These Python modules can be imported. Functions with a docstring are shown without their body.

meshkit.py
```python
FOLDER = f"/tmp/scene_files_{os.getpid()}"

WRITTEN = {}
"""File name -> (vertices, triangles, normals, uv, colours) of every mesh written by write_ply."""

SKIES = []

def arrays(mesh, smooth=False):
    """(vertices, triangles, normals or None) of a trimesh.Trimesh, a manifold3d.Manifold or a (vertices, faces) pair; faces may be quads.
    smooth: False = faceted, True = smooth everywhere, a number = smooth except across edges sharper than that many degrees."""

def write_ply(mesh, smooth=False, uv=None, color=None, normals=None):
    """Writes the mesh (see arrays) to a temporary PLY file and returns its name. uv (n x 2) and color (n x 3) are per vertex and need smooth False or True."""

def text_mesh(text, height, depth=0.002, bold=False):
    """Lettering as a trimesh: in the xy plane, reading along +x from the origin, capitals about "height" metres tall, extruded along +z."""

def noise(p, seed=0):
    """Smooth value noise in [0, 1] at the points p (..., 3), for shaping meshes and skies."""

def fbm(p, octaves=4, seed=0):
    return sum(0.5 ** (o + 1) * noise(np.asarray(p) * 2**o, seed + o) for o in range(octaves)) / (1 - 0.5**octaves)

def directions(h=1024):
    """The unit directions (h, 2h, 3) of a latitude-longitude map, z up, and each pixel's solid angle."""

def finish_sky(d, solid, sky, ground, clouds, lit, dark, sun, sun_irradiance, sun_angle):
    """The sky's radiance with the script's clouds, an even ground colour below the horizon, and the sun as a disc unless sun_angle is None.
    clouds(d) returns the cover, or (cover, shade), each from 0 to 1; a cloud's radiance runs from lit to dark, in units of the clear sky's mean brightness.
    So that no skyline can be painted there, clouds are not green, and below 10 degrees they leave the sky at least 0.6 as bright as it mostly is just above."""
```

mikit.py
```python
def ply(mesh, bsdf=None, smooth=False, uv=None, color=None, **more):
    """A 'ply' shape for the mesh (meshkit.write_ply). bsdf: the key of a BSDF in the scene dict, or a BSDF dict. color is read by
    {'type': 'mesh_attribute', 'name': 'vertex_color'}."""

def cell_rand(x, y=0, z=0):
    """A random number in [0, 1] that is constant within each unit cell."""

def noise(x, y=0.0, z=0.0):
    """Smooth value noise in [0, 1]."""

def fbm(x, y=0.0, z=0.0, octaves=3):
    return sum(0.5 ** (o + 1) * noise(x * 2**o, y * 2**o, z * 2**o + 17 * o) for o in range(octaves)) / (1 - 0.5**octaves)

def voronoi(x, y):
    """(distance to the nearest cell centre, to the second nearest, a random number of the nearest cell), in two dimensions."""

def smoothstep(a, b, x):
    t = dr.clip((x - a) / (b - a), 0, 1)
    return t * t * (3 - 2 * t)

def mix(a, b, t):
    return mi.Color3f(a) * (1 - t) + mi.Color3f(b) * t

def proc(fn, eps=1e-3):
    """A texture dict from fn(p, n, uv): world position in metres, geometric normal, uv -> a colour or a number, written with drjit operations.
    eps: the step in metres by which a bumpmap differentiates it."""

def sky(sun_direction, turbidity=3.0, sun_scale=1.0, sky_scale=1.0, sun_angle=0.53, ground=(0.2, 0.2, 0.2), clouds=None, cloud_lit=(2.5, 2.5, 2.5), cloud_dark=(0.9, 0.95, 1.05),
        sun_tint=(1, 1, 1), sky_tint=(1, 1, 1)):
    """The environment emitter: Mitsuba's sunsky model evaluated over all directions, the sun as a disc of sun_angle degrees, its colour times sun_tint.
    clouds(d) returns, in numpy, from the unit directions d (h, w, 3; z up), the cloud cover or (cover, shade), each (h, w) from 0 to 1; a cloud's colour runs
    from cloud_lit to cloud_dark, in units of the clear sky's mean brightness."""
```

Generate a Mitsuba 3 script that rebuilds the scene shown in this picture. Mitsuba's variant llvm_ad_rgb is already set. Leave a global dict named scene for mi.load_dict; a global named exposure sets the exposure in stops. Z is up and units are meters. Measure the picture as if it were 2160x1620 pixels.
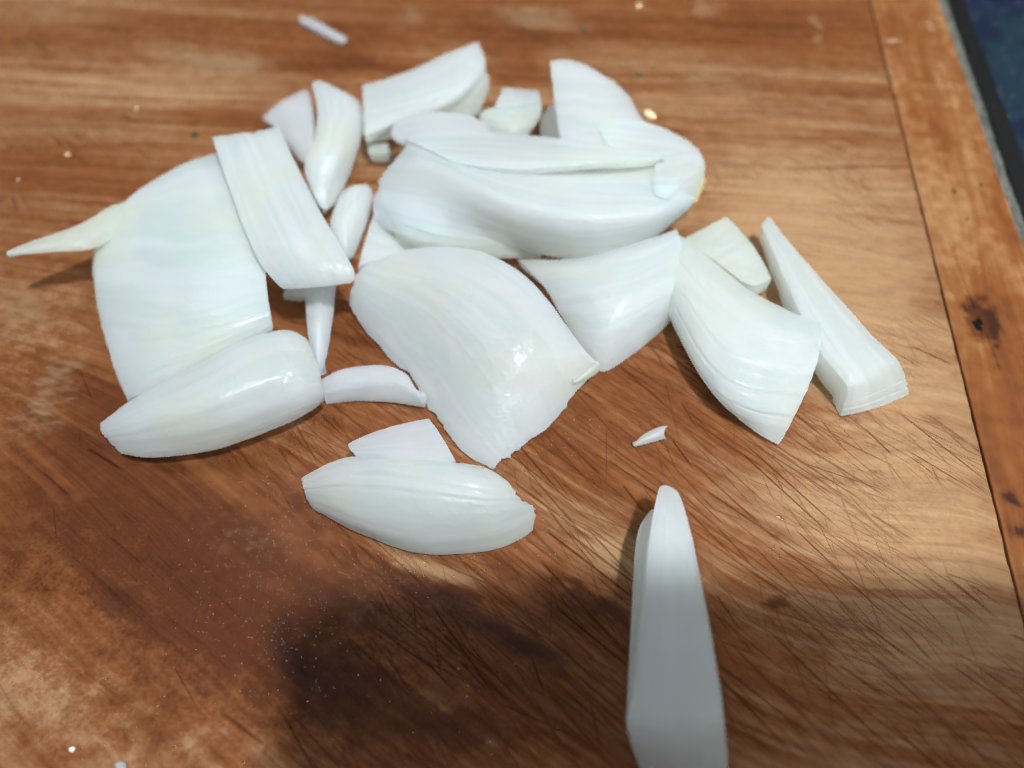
import math
import numpy as np
import drjit as dr
import trimesh
import mitsuba as mi
import mikit
import meshkit
from mikit import noise, fbm, voronoi, smoothstep, mix

scene, labels = {}, {}
T = mi.ScalarTransform4f
MM = 0.001

# ---------------------------------------------------------------- camera, lamps, exposure (metres, z up; the board's top is z = 0)
CAM = np.array([0.0, 0.0, 0.165])
VIEW = np.array([-0.09815, 0.5573, -0.82449])
UP = np.array([-0.08463, 0.82081, 0.56489])
scene['camera'] = {'type': 'thinlens', 'to_world': T().look_at(origin=CAM, target=CAM + VIEW, up=UP), 'fov': 67.38, 'fov_axis': 'x',
                   'near_clip': 0.005, 'far_clip': 20.0, 'aperture_radius': 0.0021, 'focus_distance': 0.178}
exposure = 0.0
LAMP = np.array([0.36, -0.20, 1.30])      # the kitchen's ceiling bulb, a little behind and to the right of the photographer
LAMP_RADIANCE = [1100.0, 1150.0, 1215.0]
FILL = np.array([-0.75, 0.55, 1.75])       # a long dim ceiling panel over the far side of the counter
FILL_RADIANCE = [10.2, 10.9, 12.0]
SIDE = np.array([1.45, -0.55, 1.35])       # a second panel, to the right of the photographer
SIDE_RADIANCE = [11.3, 12.1, 13.4]


def ref(key):
    return {'type': 'ref', 'id': key}


def rgb(*c):
    return {'type': 'rgb', 'value': list(c)}


# ---------------------------------------------------------------- materials
def blob(x, y, cx, cy, sx, sy, a=0.0):
    c, s = math.cos(a), math.sin(a)
    dx, dy = x - cx, y - cy
    u, v = (dx * c + dy * s) / sx, (dy * c - dx * s) / sy
    return dr.exp(-(u * u + v * v))


def cuts(x, y, ang, length, width, density, seed, w=0.07, bend=0.0):
    """Knife cuts of one direction: straight or slightly bent strokes, one at most in each cell of a staggered grid."""
    c, s = math.cos(ang), math.sin(ang)
    a = x * c + y * s
    b = y * c - x * s + bend * a * a
    i = dr.floor(b / width)
    off = mikit.cell_rand(i, seed, 1) * length
    j = dr.floor((a + off) / length)
    r1, r2, r3 = mikit.cell_rand(i, j, seed), mikit.cell_rand(i, j, seed + 7), mikit.cell_rand(i, j, seed + 13)
    t = (a + off) / length - j                                     # 0..1 along the stroke
    tilt = (r3 - 0.5) * 0.9 * width
    centre = (i + 0.3 + 0.4 * r2) * width + tilt * (t - 0.5) * 2
    ww = w * (0.3 + 1.3 * r3 * r3)
    across = dr.maximum(0, 1 - dr.abs(b - centre) / ww)
    along = smoothstep(0, 0.12, t) * smoothstep(1.0, 0.45 + 0.3 * r3, t)
    return dr.select(r1 < density, across * along * (0.35 + 0.65 * r2), 0)


def grain_xy(p):
    x, y = p.x * 1000, p.y * 1000
    wx = x + 9 * (fbm(x * .02, y * .03, 3.1, 2) - .5)
    wy = y + 10 * (fbm(x * .018, y * .035, 8.7, 2) - .5)
    lean = 0.55 * (1 - smoothstep(70, 185, y)) * (1 - 0.35 * smoothstep(30, 95, x))
    return x, y, wx, wy, wy + lean * (wx + 40)


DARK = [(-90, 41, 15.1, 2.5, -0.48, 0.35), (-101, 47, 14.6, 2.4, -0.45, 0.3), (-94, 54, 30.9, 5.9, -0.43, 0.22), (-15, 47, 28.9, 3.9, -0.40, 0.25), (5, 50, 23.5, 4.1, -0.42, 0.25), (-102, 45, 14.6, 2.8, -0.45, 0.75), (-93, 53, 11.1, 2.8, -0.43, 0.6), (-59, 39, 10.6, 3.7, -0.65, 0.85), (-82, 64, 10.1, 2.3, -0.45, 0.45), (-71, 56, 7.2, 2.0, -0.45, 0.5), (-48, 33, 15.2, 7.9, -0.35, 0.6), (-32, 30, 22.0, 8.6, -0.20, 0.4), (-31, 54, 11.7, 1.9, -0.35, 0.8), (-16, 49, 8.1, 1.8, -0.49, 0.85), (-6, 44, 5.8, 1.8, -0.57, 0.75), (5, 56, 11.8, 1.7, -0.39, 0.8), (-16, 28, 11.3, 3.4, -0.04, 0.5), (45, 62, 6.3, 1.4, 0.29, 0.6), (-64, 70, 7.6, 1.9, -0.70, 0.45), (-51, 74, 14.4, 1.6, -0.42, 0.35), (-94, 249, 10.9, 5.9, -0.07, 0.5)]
PALE = [(-75, 61, 17.5, 11.6, -0.23, 0.32), (-143, 87, 10.0, 11.9, 0.11, 0.36), (-89, 22, 15.7, 6.5, 0.12, 0.28), (-107, 30, 12.3, 8.1, 0.12, 0.25), (-163, 123, 18.4, 13.3, -0.77, 0.65), (-141, 101, 7.0, 13.5, -0.09, 0.5), (-223, 272, 29.6, 7.3, 0.07, 0.6), (-159, 247, 29.9, 8.4, -0.19, 0.85), (-137, 246, 11.3, 6.0, -0.07, 0.5), (-82, 280, 11.9, 7.1, -0.22, 0.7), (-32, 283, 22.6, 9.0, -0.24, 0.85), (-133, 225, 10.7, 3.3, -0.06, 0.5), (33, 294, 7.2, 8.3, 0.07, 0.75), (73, 287, 2.1, 7.0, 0.07, 0.8), (74, 275, 1.7, 2.5, 0.07, 0.8), (34, 253, 13.2, 11.2, -0.07, 0.55), (44, 242, 9.7, 6.7, 0.08, 0.35), (-90, 35, 14.7, 5.2, -0.46, 0.2), (92, 164, 7.9, 14.6, 0.09, 0.35), (21, 246, 14.8, 6.9, -0.07, 0.3)]
RED = [(-129, 73, 26.2, 32.9, 0.11, 0.2), (-92, 55, 35.0, 19.7, -0.29, 0.32), (-73, 32, 21.0, 10.4, -0.27, 0.2), (-28, 35, 56.7, 17.3, -0.05, 0.16), (-89, 34, 21.7, 10.8, -0.19, 0.12), (-19, 110, 24.5, 33.6, 0.10, 0.08), (-41, 278, 124.5, 15.8, 0.07, 0.14), (-118, 88, 32.0, 43.1, 0.11, 0.16), (-101, 252, 23.2, 17.8, 0.07, 0.2), (-180, 265, 38.1, 13.5, 0.07, 0.05), (-71, 124, 26.3, 30.9, 0.10, 0.16), (6, 101, 25.1, 20.8, -0.31, 0.13), (-53, 116, 22.9, 18.1, 0.10, 0.05), (-194, 187, 23.1, 22.6, 0.08, 0.12), (-129, 213, 20.1, 13.1, 0.08, 0.1), (-25, 47, 41.8, 15.2, -0.06, 0.22), (-76, 57, 28.9, 13.9, -0.37, 0.22), (59, 282, 34.6, 13.9, 0.07, 0.2), (-35, 260, 10.5, 17.5, 0.07, 0.22), (-158, 178, 37.0, 24.5, -0.33, 0.1), (45, 55, 23.0, 6.2, -0.16, 0.14), (31, 91, 17.0, 11.4, -0.30, 0.06)]
TAN = [(77, 109, 21.7, 50.6, 0.11, 0.42), (60, 176, 31.7, 35.1, 0.09, 0.38), (58, 86, 25.6, 13.4, -0.09, 0.32), (-108, 28, 20.4, 14.6, 0.12, 0.26), (56, 220, 30.6, 12.0, 0.08, 0.06), (10, 66, 12.2, 4.4, -0.35, 0.3), (-32, 59, 13.0, 1.9, -0.24, 0.4), (-176, 220, 52.1, 16.9, 0.08, 0.14), (-71, 19, 14.4, 5.3, 0.12, 0.1), (68, 46, 18.8, 13.5, 0.12, 0.1)]
FELT = [(-157, 251, 47.5, 18.6, 0.07, 0.6), (-55, 274, 47.0, 18.7, 0.07, 0.55), (31, 280, 28.0, 18.4, 0.07, 0.4), (-96, 36, 45.4, 28.9, -0.33, 1.1), (-153, 107, 20.0, 39.1, 0.10, 0.8), (-43, 38, 24.9, 14.8, 0.12, 0.7)]
WORN = [(-45, 96, 31.1, 26.0, 0.11, 0.3), (-12, 68, 21.1, 13.0, -0.35, 0.25), (14, 102, 45.7, 40.6, -0.61, 0.8), (56, 64, 35.5, 34.9, -0.60, 0.34), (-59, 115, 20.4, 18.1, 0.10, 0.3), (-20, 50, 34.5, 13.6, -0.32, 0.35), (-179, 188, 39.3, 23.9, -0.83, 0.16), (-95, 47, 27.9, 22.9, 0.11, -0.6), (-48, 179, 22.3, 20.6, 0.09, 0.1)]


def field(x, y, spots):
    f = mi.Float(0)
    for cx, cy, sx, sy, a, amp in spots:
        f += amp * blob(x, y, cx, cy, sx, sy, a)
    return f


def scratch(x, y):
    fine = cuts(x, y, -0.62, 30, 1.5, .65, 11, .30)
    fine = dr.maximum(fine, .8 * cuts(x, y, -0.50, 21, 1.1, .5, 23, .17))
    fine = dr.maximum(fine, cuts(x, y, -0.80, 34, 2.6, .55, 31, .42))
    fine = dr.maximum(fine, .8 * cuts(x, y, -0.33, 25, 1.7, .45, 41, .20))
    fine = dr.maximum(fine, .8 * cuts(x, y, -0.95, 16, 1.9, .4, 47, .20))
    fine = dr.maximum(fine, .75 * cuts(x, y, -1.45, 22, 4.6, .4, 51, .30))
    fine = dr.maximum(fine, .95 * cuts(x, y, -.68, 12, 1.7, .4, 91, .34))
    fine = dr.maximum(fine, .9 * cuts(x, y, -1.15, 10, 3.1, .4, 95, .30))
    return dr.maximum(fine, .5 * cuts(x, y, .55, 18, 7.0, .3, 61, .24))


def worn(x, y):
    return smoothstep(.4, .68, .8 * fbm(x * .04 + 5, y * .06, 2.0, 2) + field(x, y, WORN))


def wood_colour(p, n, uv):
    x, y, wx, wy, r = grain_xy(p)
    jx = x + 9 * (fbm(x * .08, y * .16, 1.3, 3) - .5)             # ragged outlines for the stains, drawn out along the grain
    jy = y + 9 * (fbm(x * .09, y * .2, 4.4, 3) - .5)
    calm = smoothstep(.2, .8, field(x, y, FELT))                       # across the grain here: felted, hardly any lines
    rings = fbm(r * .085, wx * .004, 1.0, 3)
    streak = .6 * fbm(r * .38, wx * .014, 5.0, 4) + .4 * fbm(r * .9, wx * .03, 15.0, 3)
    pores = fbm(r * 2.3, wx * .10, 7.0, 2)
    fleck = noise(x * 2.6, y * 2.6, 3.0)
    mott = fbm(x * .3, y * .42, 9.0, 4)
    felt = fbm(x * 1.5, y * 1.9, 14.0, 2)
    low_half = 1 - smoothstep(95, 150, y + 12 * (mott - .5))
    tone = (1 - .45 * calm) * ((.45 + .2 * low_half) * (rings - .5) + (.9 + .2 * low_half) * (streak - .5) + .35 * (pores - .5)) + (.12 + .1 * calm) * (fleck - .5) + (.35 + .4 * calm) * (mott - .5) + .45 * calm * (felt - .5)
    base = field(jx, jy, RED) - field(jx, jy, TAN)
    t = dr.clip(.44 + .62 * tone + base, 0, 1)
    c = mix((.362, .212, .106), (.190, .066, .0215), smoothstep(.05, .58, t))
    c = mix(c, (.092, .026, .0085), smoothstep(.48, .95, t))
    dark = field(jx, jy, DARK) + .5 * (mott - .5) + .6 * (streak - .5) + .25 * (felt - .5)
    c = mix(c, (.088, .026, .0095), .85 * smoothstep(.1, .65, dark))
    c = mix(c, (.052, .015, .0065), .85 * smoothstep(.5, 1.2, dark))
    pale = field(jx, jy, PALE) + .8 * (fbm(x * .35, y * .8, 12.0, 4) - .5)
    c = mix(c, (.285, .182, .100), .66 * smoothstep(.25, .95, pale))
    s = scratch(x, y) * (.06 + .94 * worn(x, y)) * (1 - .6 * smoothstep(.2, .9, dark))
    s = dr.maximum(s, .9 * cuts(x, y, -.72, 13, 5.5, .16, 81, .42))
    c = c * (1 + .34 * (pores - .5) + .30 * (fbm(r * 1.1, wx * .05, 25.0, 3) - .5) + .16 * (fleck - .5))
    return mix(c, c * mi.Color3f(.42, .26, .19), dr.clip(s * 1.25, 0, 1))


def wood_height(p, n, uv):
    x, y, wx, wy, r = grain_xy(p)
    h = .5 + .22 * fbm(r * 2.2, wx * .12, 2.0, 2) + .16 * noise(x * 3.1, y * 3.1, 1.0) + .12 * noise(x * 6, y * 6, 4.0)
    return h - .8 * scratch(x, y) * (.1 + .9 * worn(x, y)) * (1 - .8 * smoothstep(.2, .7, field(x, y, DARK)))


def wood_rough(p, n, uv):
    x, y = p.x * 1000, p.y * 1000
    wet = smoothstep(.42, .6, fbm(x * .12, y * .16, 21.0, 3) * .5 + field(x, y, [(-45, 70, 40, 26, -.5, .5), (0, 55, 45, 22, -.4, .4), (10, 95, 22, 18, 0, .25)]))
    return dr.clip(.56 - .14 * wet + .18 * (noise(x * 1.3, y * 2.1, 6.0) - .5), .2, .8)


def strip_colour(p, n, uv):
    x, y = p.x * 1000, p.y * 1000
    wx = x + 3.5 * (fbm(x * .06, y * .03, 31.0, 2) - .5)
    # the ring lines bend round the knot
    kx, ky = x - KNOT[0], y - KNOT[1]
    wx = wx + 4.5 * dr.exp(-(kx * kx / 60 + ky * ky / 420)) * dr.select(kx > 0, 1.0, -1.0) * dr.minimum(1, dr.abs(kx) / 2)
    rings = fbm(wx * .22, y * .009, 3.0, 3)
    streak = fbm(wx * 1.1, y * .03, 6.0, 3)
    pores = fbm(wx * 3.2, y * .2, 8.0, 2)
    mott = fbm(x * .35, y * .3, 19.0, 3)
    jx, jy = x + 7 * (fbm(x * .15, y * .09, 2.3, 3) - .5), y + 8 * (fbm(x * .16, y * .1, 6.4, 3) - .5)
    t = dr.clip(.42 + .4 * (rings - .5) + .18 * (streak - .5) + .08 * (pores - .5) + .38 * (mott - .5) + field(jx, jy, STRIP_RED), 0, 1)
    c = mix((.375, .20, .084), (.215, .075, .0225), smoothstep(.1, .6, t))
    c = mix(c, (.15, .05, .018), smoothstep(.5, .95, t))
    d = field(jx, jy, STRIP_DARK) + .7 * (mott - .5) + .4 * (streak - .5)
    c = mix(c, (.05, .018, .011), smoothstep(.42, .95, d))
    q = dr.sqrt(kx * kx * 1.7 + ky * ky * .5 + 1e-6) + 1.6 * (noise(x * .9, y * .9, 4.0) - .5)
    c = mix(c, (.085, .026, .010), .8 * smoothstep(5.2, 2.2, q))
    c = mix(c, (.010, .006, .005), smoothstep(2.0, 1.2, q))
    pale = field(jx, jy, STRIP_PALE) + .6 * (fbm(x * .8, y * .8, 12.0, 2) - .5)
    c = mix(c, (.46, .36, .24), .7 * smoothstep(.35, .75, pale))
    s = .6 * cuts(x, y, -0.5, 26, 5.0, .3, 71, .09, .003)
    return mix(c, c * mi.Color3f(.4, .3, .28), s)


def strip_height(p, n, uv):
    x, y = p.x * 1000, p.y * 1000
    wx = x + 3.5 * (fbm(x * .06, y * .03, 31.0, 2) - .5)
    return .5 + .22 * fbm(wx * 2.4, y * .15, 2.0, 2) + .2 * noise(x * 3.1, y * 3.1, 1.0) - .5 * cuts(x, y, -0.5, 26, 5.0, .3, 71, .09, .003)


KNOT = (102.5, 143.6)
STRIP_RED = [(100, 108, 6.7, 21.2, 0.11, 0.3), (109, 152, 8.6, 6.4, -1.36, 0.3), (106, 132, 4.8, 16.8, 0.10, 0.34), (119, 184, 2.7, 12.1, 0.09, 0.35), (104, 229, 9.1, 14.8, 0.08, 0.16), (99, 88, 3.2, 12.0, 0.11, 0.45), (104, 285, 10.2, 18.5, 0.07, 0.12), (104, 193, 8.4, 24.5, 0.09, -0.16), (106, 112, 2.3, 8.4, 0.11, 0.2)]
STRIP_DARK = [(105, 147, 9.1, 5.5, -1.51, 0.95), (104, 132, 2.5, 11.1, -0.01, 0.5), (98, 92, 3.8, 2.2, -0.84, 0.9), (99, 84, 4.9, 2.5, -0.09, 0.7), (117, 166, 2.6, 9.4, 0.09, 0.4)]
STRIP_PALE = [(101, 277, 4.1, 1.8, 0.16, 1.0), (114, 287, 7.0, 3.4, -1.43, 0.5), (113, 251, 4.6, 8.7, -1.41, 0.35)]


def wood_mat(key, colour, height, rough):
    scene[key] = {'type': 'bumpmap', 'scale': .00022, 'tex': mikit.proc(height, eps=6e-5),
                  'bsdf': {'type': 'principled', 'base_color': mikit.proc(colour), 'roughness': rough, 'specular': .09}}


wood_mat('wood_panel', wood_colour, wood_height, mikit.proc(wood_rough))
wood_mat('wood_strip', strip_colour, strip_height, .5)


def onion_tint(base, vein, yellow, stripes):
    def fn(p, n, uv):
        x, y, z = p.x * 1000, p.y * 1000, p.z * 1000
        v = uv.y * stripes + .9 * (fbm(x * .09, y * .09, z * .09, 2) - .5)
        fibres = fbm(v, uv.x * 1.3, 2.0, 3)
        thin = noise(v * 5.5, uv.x * 2.5, 5.0)
        patch = fbm(x * .075, y * .075, z * .075 + 9, 2)
        c = mix(base, vein, dr.clip(smoothstep(.40, .66, fibres) * .85 + .3 * (thin - .5), 0, 1))
        return mix(c, yellow, .5 * smoothstep(.46, .74, patch))
    return fn


def onion_rough(p, n, uv):
    x, y, z = p.x * 1000, p.y * 1000, p.z * 1000
    return dr.clip(.52 - .24 * smoothstep(.45, .7, fbm(x * .13, y * .13, z * .13 + 3, 2)), .2, .6)


def onion_mat(key, base, vein, yellow, stripes=13.0, skin=.5, sigma=330., albedo=(.988, .994, .976)):
    # moist translucent flesh: the skin sends part of the light back, the rest wanders through the flesh inside
    tint = mikit.proc(onion_tint(base, vein, yellow, stripes))
    scene[key] = {'type': 'mask', 'opacity': skin,
                  'bsdf': {'type': 'blendbsdf', 'weight': .55,
                           'first': {'type': 'twosided', 'bsdf': {'type': 'principled', 'base_color': tint, 'roughness': mikit.proc(onion_rough), 'specular': .5,
                                                                  'clearcoat': 1.0, 'clearcoat_gloss': .94}},
                           'second': {'type': 'principledthin', 'base_color': tint, 'roughness': .5, 'diff_trans': 2.0}}}
    scene[key + '_inside'] = {'type': 'homogeneous', 'albedo': {'type': 'rgb', 'value': list(albedo)}, 'sigma_t': sigma, 'phase': {'type': 'hg', 'g': .2}}


onion_mat('onion_flesh', (.825, .89, .91), (.745, .835, .83), (.85, .895, .77))
onion_mat('onion_green', (.80, .88, .84), (.73, .82, .77), (.82, .87, .69), 11.0)
onion_mat('onion_pearl', (.83, .885, .918), (.775, .845, .88), (.86, .89, .90), 9.0)
onion_mat('onion_banded', (.84, .90, .905), (.70, .80, .775), (.84, .88, .77), 6.5)
onion_mat('onion_plain', (.835, .895, .915), (.785, .86, .865), (.83, .885, .82), 5.0)
scene['onion_yellow'] = {'type': 'principledthin', 'base_color': rgb(.78, .66, .26), 'roughness': .35, 'eta': 1.36, 'diff_trans': .7}


def lump_mat(key, a, b, f, rough=.5):
    scene[key] = {'type': 'principled', 'base_color': mikit.proc(lambda p, n, uv: mix(a, b, smoothstep(.35, .65, noise(p.x * f, p.y * f, p.z * f)))), 'roughness': rough}


lump_mat('herb', (.012, .035, .014), (.035, .075, .025), 1900., .4)
lump_mat('herb_dry', (.06, .045, .012), (.12, .085, .03), 1900.)
lump_mat('crumb', (.78, .66, .30), (.85, .76, .47), 1200.)
lump_mat('crumb_white', (.82, .82, .80), (.75, .73, .66), 1500.)


def grey_colour(p, n, uv):
    x, y, z = p.x * 1000, p.y * 1000, p.z * 1000
    m = fbm(x * .5, y * .16, z * .5, 3)
    c = mix((.085, .088, .072), (.13, .133, .11), smoothstep(.35, .62, m))
    dirt = fbm(x * .9, y * .45, 7.0, 3)
    return mix(c, (.045, .042, .035), .75 * smoothstep(.56, .74, dirt))


def blue_colour(p, n, uv):
    x, y = p.x * 1000, p.y * 1000
    m = fbm(x * .035, y * .03, 3.0, 3)
    c = mix((.015, .021, .042), (.0145, .031, .042), smoothstep(.38, .6, m))
    c = mix(c, (.012, .018, .036), smoothstep(.48, .62, fbm(x * .12, y * .1, 11.0, 3)))
    speck = noise(x * 1.9, y * 1.9, 5.0) * noise(x * .7, y * .7, 9.0)
    return mix(c, (.15, .19, .25), .8 * smoothstep(.62, .78, speck))


scene['grey_trim'] = {'type': 'principled', 'base_color': mikit.proc(grey_colour), 'roughness': .6}
scene['black_rubber'] = {'type': 'principled', 'base_color': rgb(.011, .0105, .010), 'roughness': .5, 'specular': .3}
scene['blue_glass'] = {'type': 'principled', 'base_color': mikit.proc(blue_colour), 'roughness': .3, 'specular': .5}
scene['counter'] = {'type': 'principled', 'base_color': mikit.proc(lambda p, n, uv: mix((.05, .05, .05), (.12, .115, .11), noise(p.x * 700, p.y * 700, 1.0))), 'roughness': .4}
scene['phone_black'] = {'type': 'principled', 'base_color': rgb(.02, .02, .022), 'roughness': .35}
scene['water'] = {'type': 'mask', 'opacity': .22, 'bsdf': {'type': 'roughconductor', 'material': 'none', 'alpha': .07}}
scene['fixture'] = {'type': 'principled', 'base_color': rgb(.75, .75, .74), 'roughness': .5}


# ---------------------------------------------------------------- helpers
def numbered(name):
    k, i = name, 0
    while k in labels or k in scene:
        i += 1
        k = f'{name}_{i:03d}'
    return k


def tag(key, label, cat=None, group=None, kind=None):
    labels[key] = {'label': label}
    if cat:
        labels[key]['category'] = cat
    if group:
        labels[key]['group'] = group
    if kind:
        labels[key]['kind'] = kind


def slab(outline, zb, zt, bev):
    """A board-like solid: the outline (mm, counter-clockwise) with a rounded upper edge."""
    o = np.asarray(outline, float)
    d = np.roll(o, -1, 0) - np.roll(o, 1, 0)
    nrm = np.c_[d[:, 1], -d[:, 0]] / np.linalg.norm(d, axis=1, keepdims=True)
    levels = [(0, zb), (0, zt - bev), (bev * .3, zt - bev * .3), (bev, zt)]
    v = np.vstack([np.c_[o - nrm * i, np.full(len(o), z)] for i, z in levels])
    k, f = len(o), []
    for a in range(len(levels) - 1):
        for i in range(k):
            j = (i + 1) % k
            f += [(a * k + i, a * k + j, a * k + k + j), (a * k + i, a * k + k + j, a * k + k + i)]
    from shapely.geometry import Polygon
    top = o - nrm * bev
    cv, cf = trimesh.creation.triangulate_polygon(Polygon(top), engine='earcut')
    from scipy.spatial import cKDTree
    ids = cKDTree(top).query(np.asarray(cv)[:, :2])[1]
    for t in cf:
        q = ids[t]
        e = top[q]
        if np.cross(e[1] - e[0], e[2] - e[0]) < 0:
            q = q[::-1]
        f += [tuple(q + 3 * k), tuple(q[::-1])]
    return trimesh.Trimesh(v * MM, f, process=False)


def curve_axis(g, ts):
    from scipy.interpolate import Akima1DInterpolator
    return Akima1DInterpolator(np.arange(len(g)), g, axis=0, method='makima')(ts)


def samples(lo, hi, length, bev, step):
    """Parameters from lo to hi, closely spaced near both ends so that the rounded edge has its own rows."""
    e = np.array([0, .12, .35, .7, 1.0]) * bev / max(length, 4 * bev)
    n = max(6, int(length / step))
    s = np.concatenate([e, np.linspace(e[-1], 1 - e[-1], n)[1:-1], 1 - e[::-1]])
    return lo + (hi - lo) * s


def jagged(t, length, seed, amp):
    p = np.c_[t * length * .55, np.full(len(t), seed * 3.7), np.zeros(len(t))]
    q = np.c_[t * length * 1.1, np.full(len(t), seed * 1.9), np.zeros(len(t))]
    o = np.c_[t * length * .13, np.full(len(t), seed * 5.3), np.zeros(len(t))]
    where = np.clip(2.2 * meshkit.noise(o, seed + 2) - .5, 0, 1)
    return amp * (.8 * where * np.clip(.8 * meshkit.fbm(p, 2, seed) + .16 * meshkit.noise(q, seed + 5) - .24, 0, 1) + .25 * meshkit.noise(o * 1.7, seed + 3))


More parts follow.
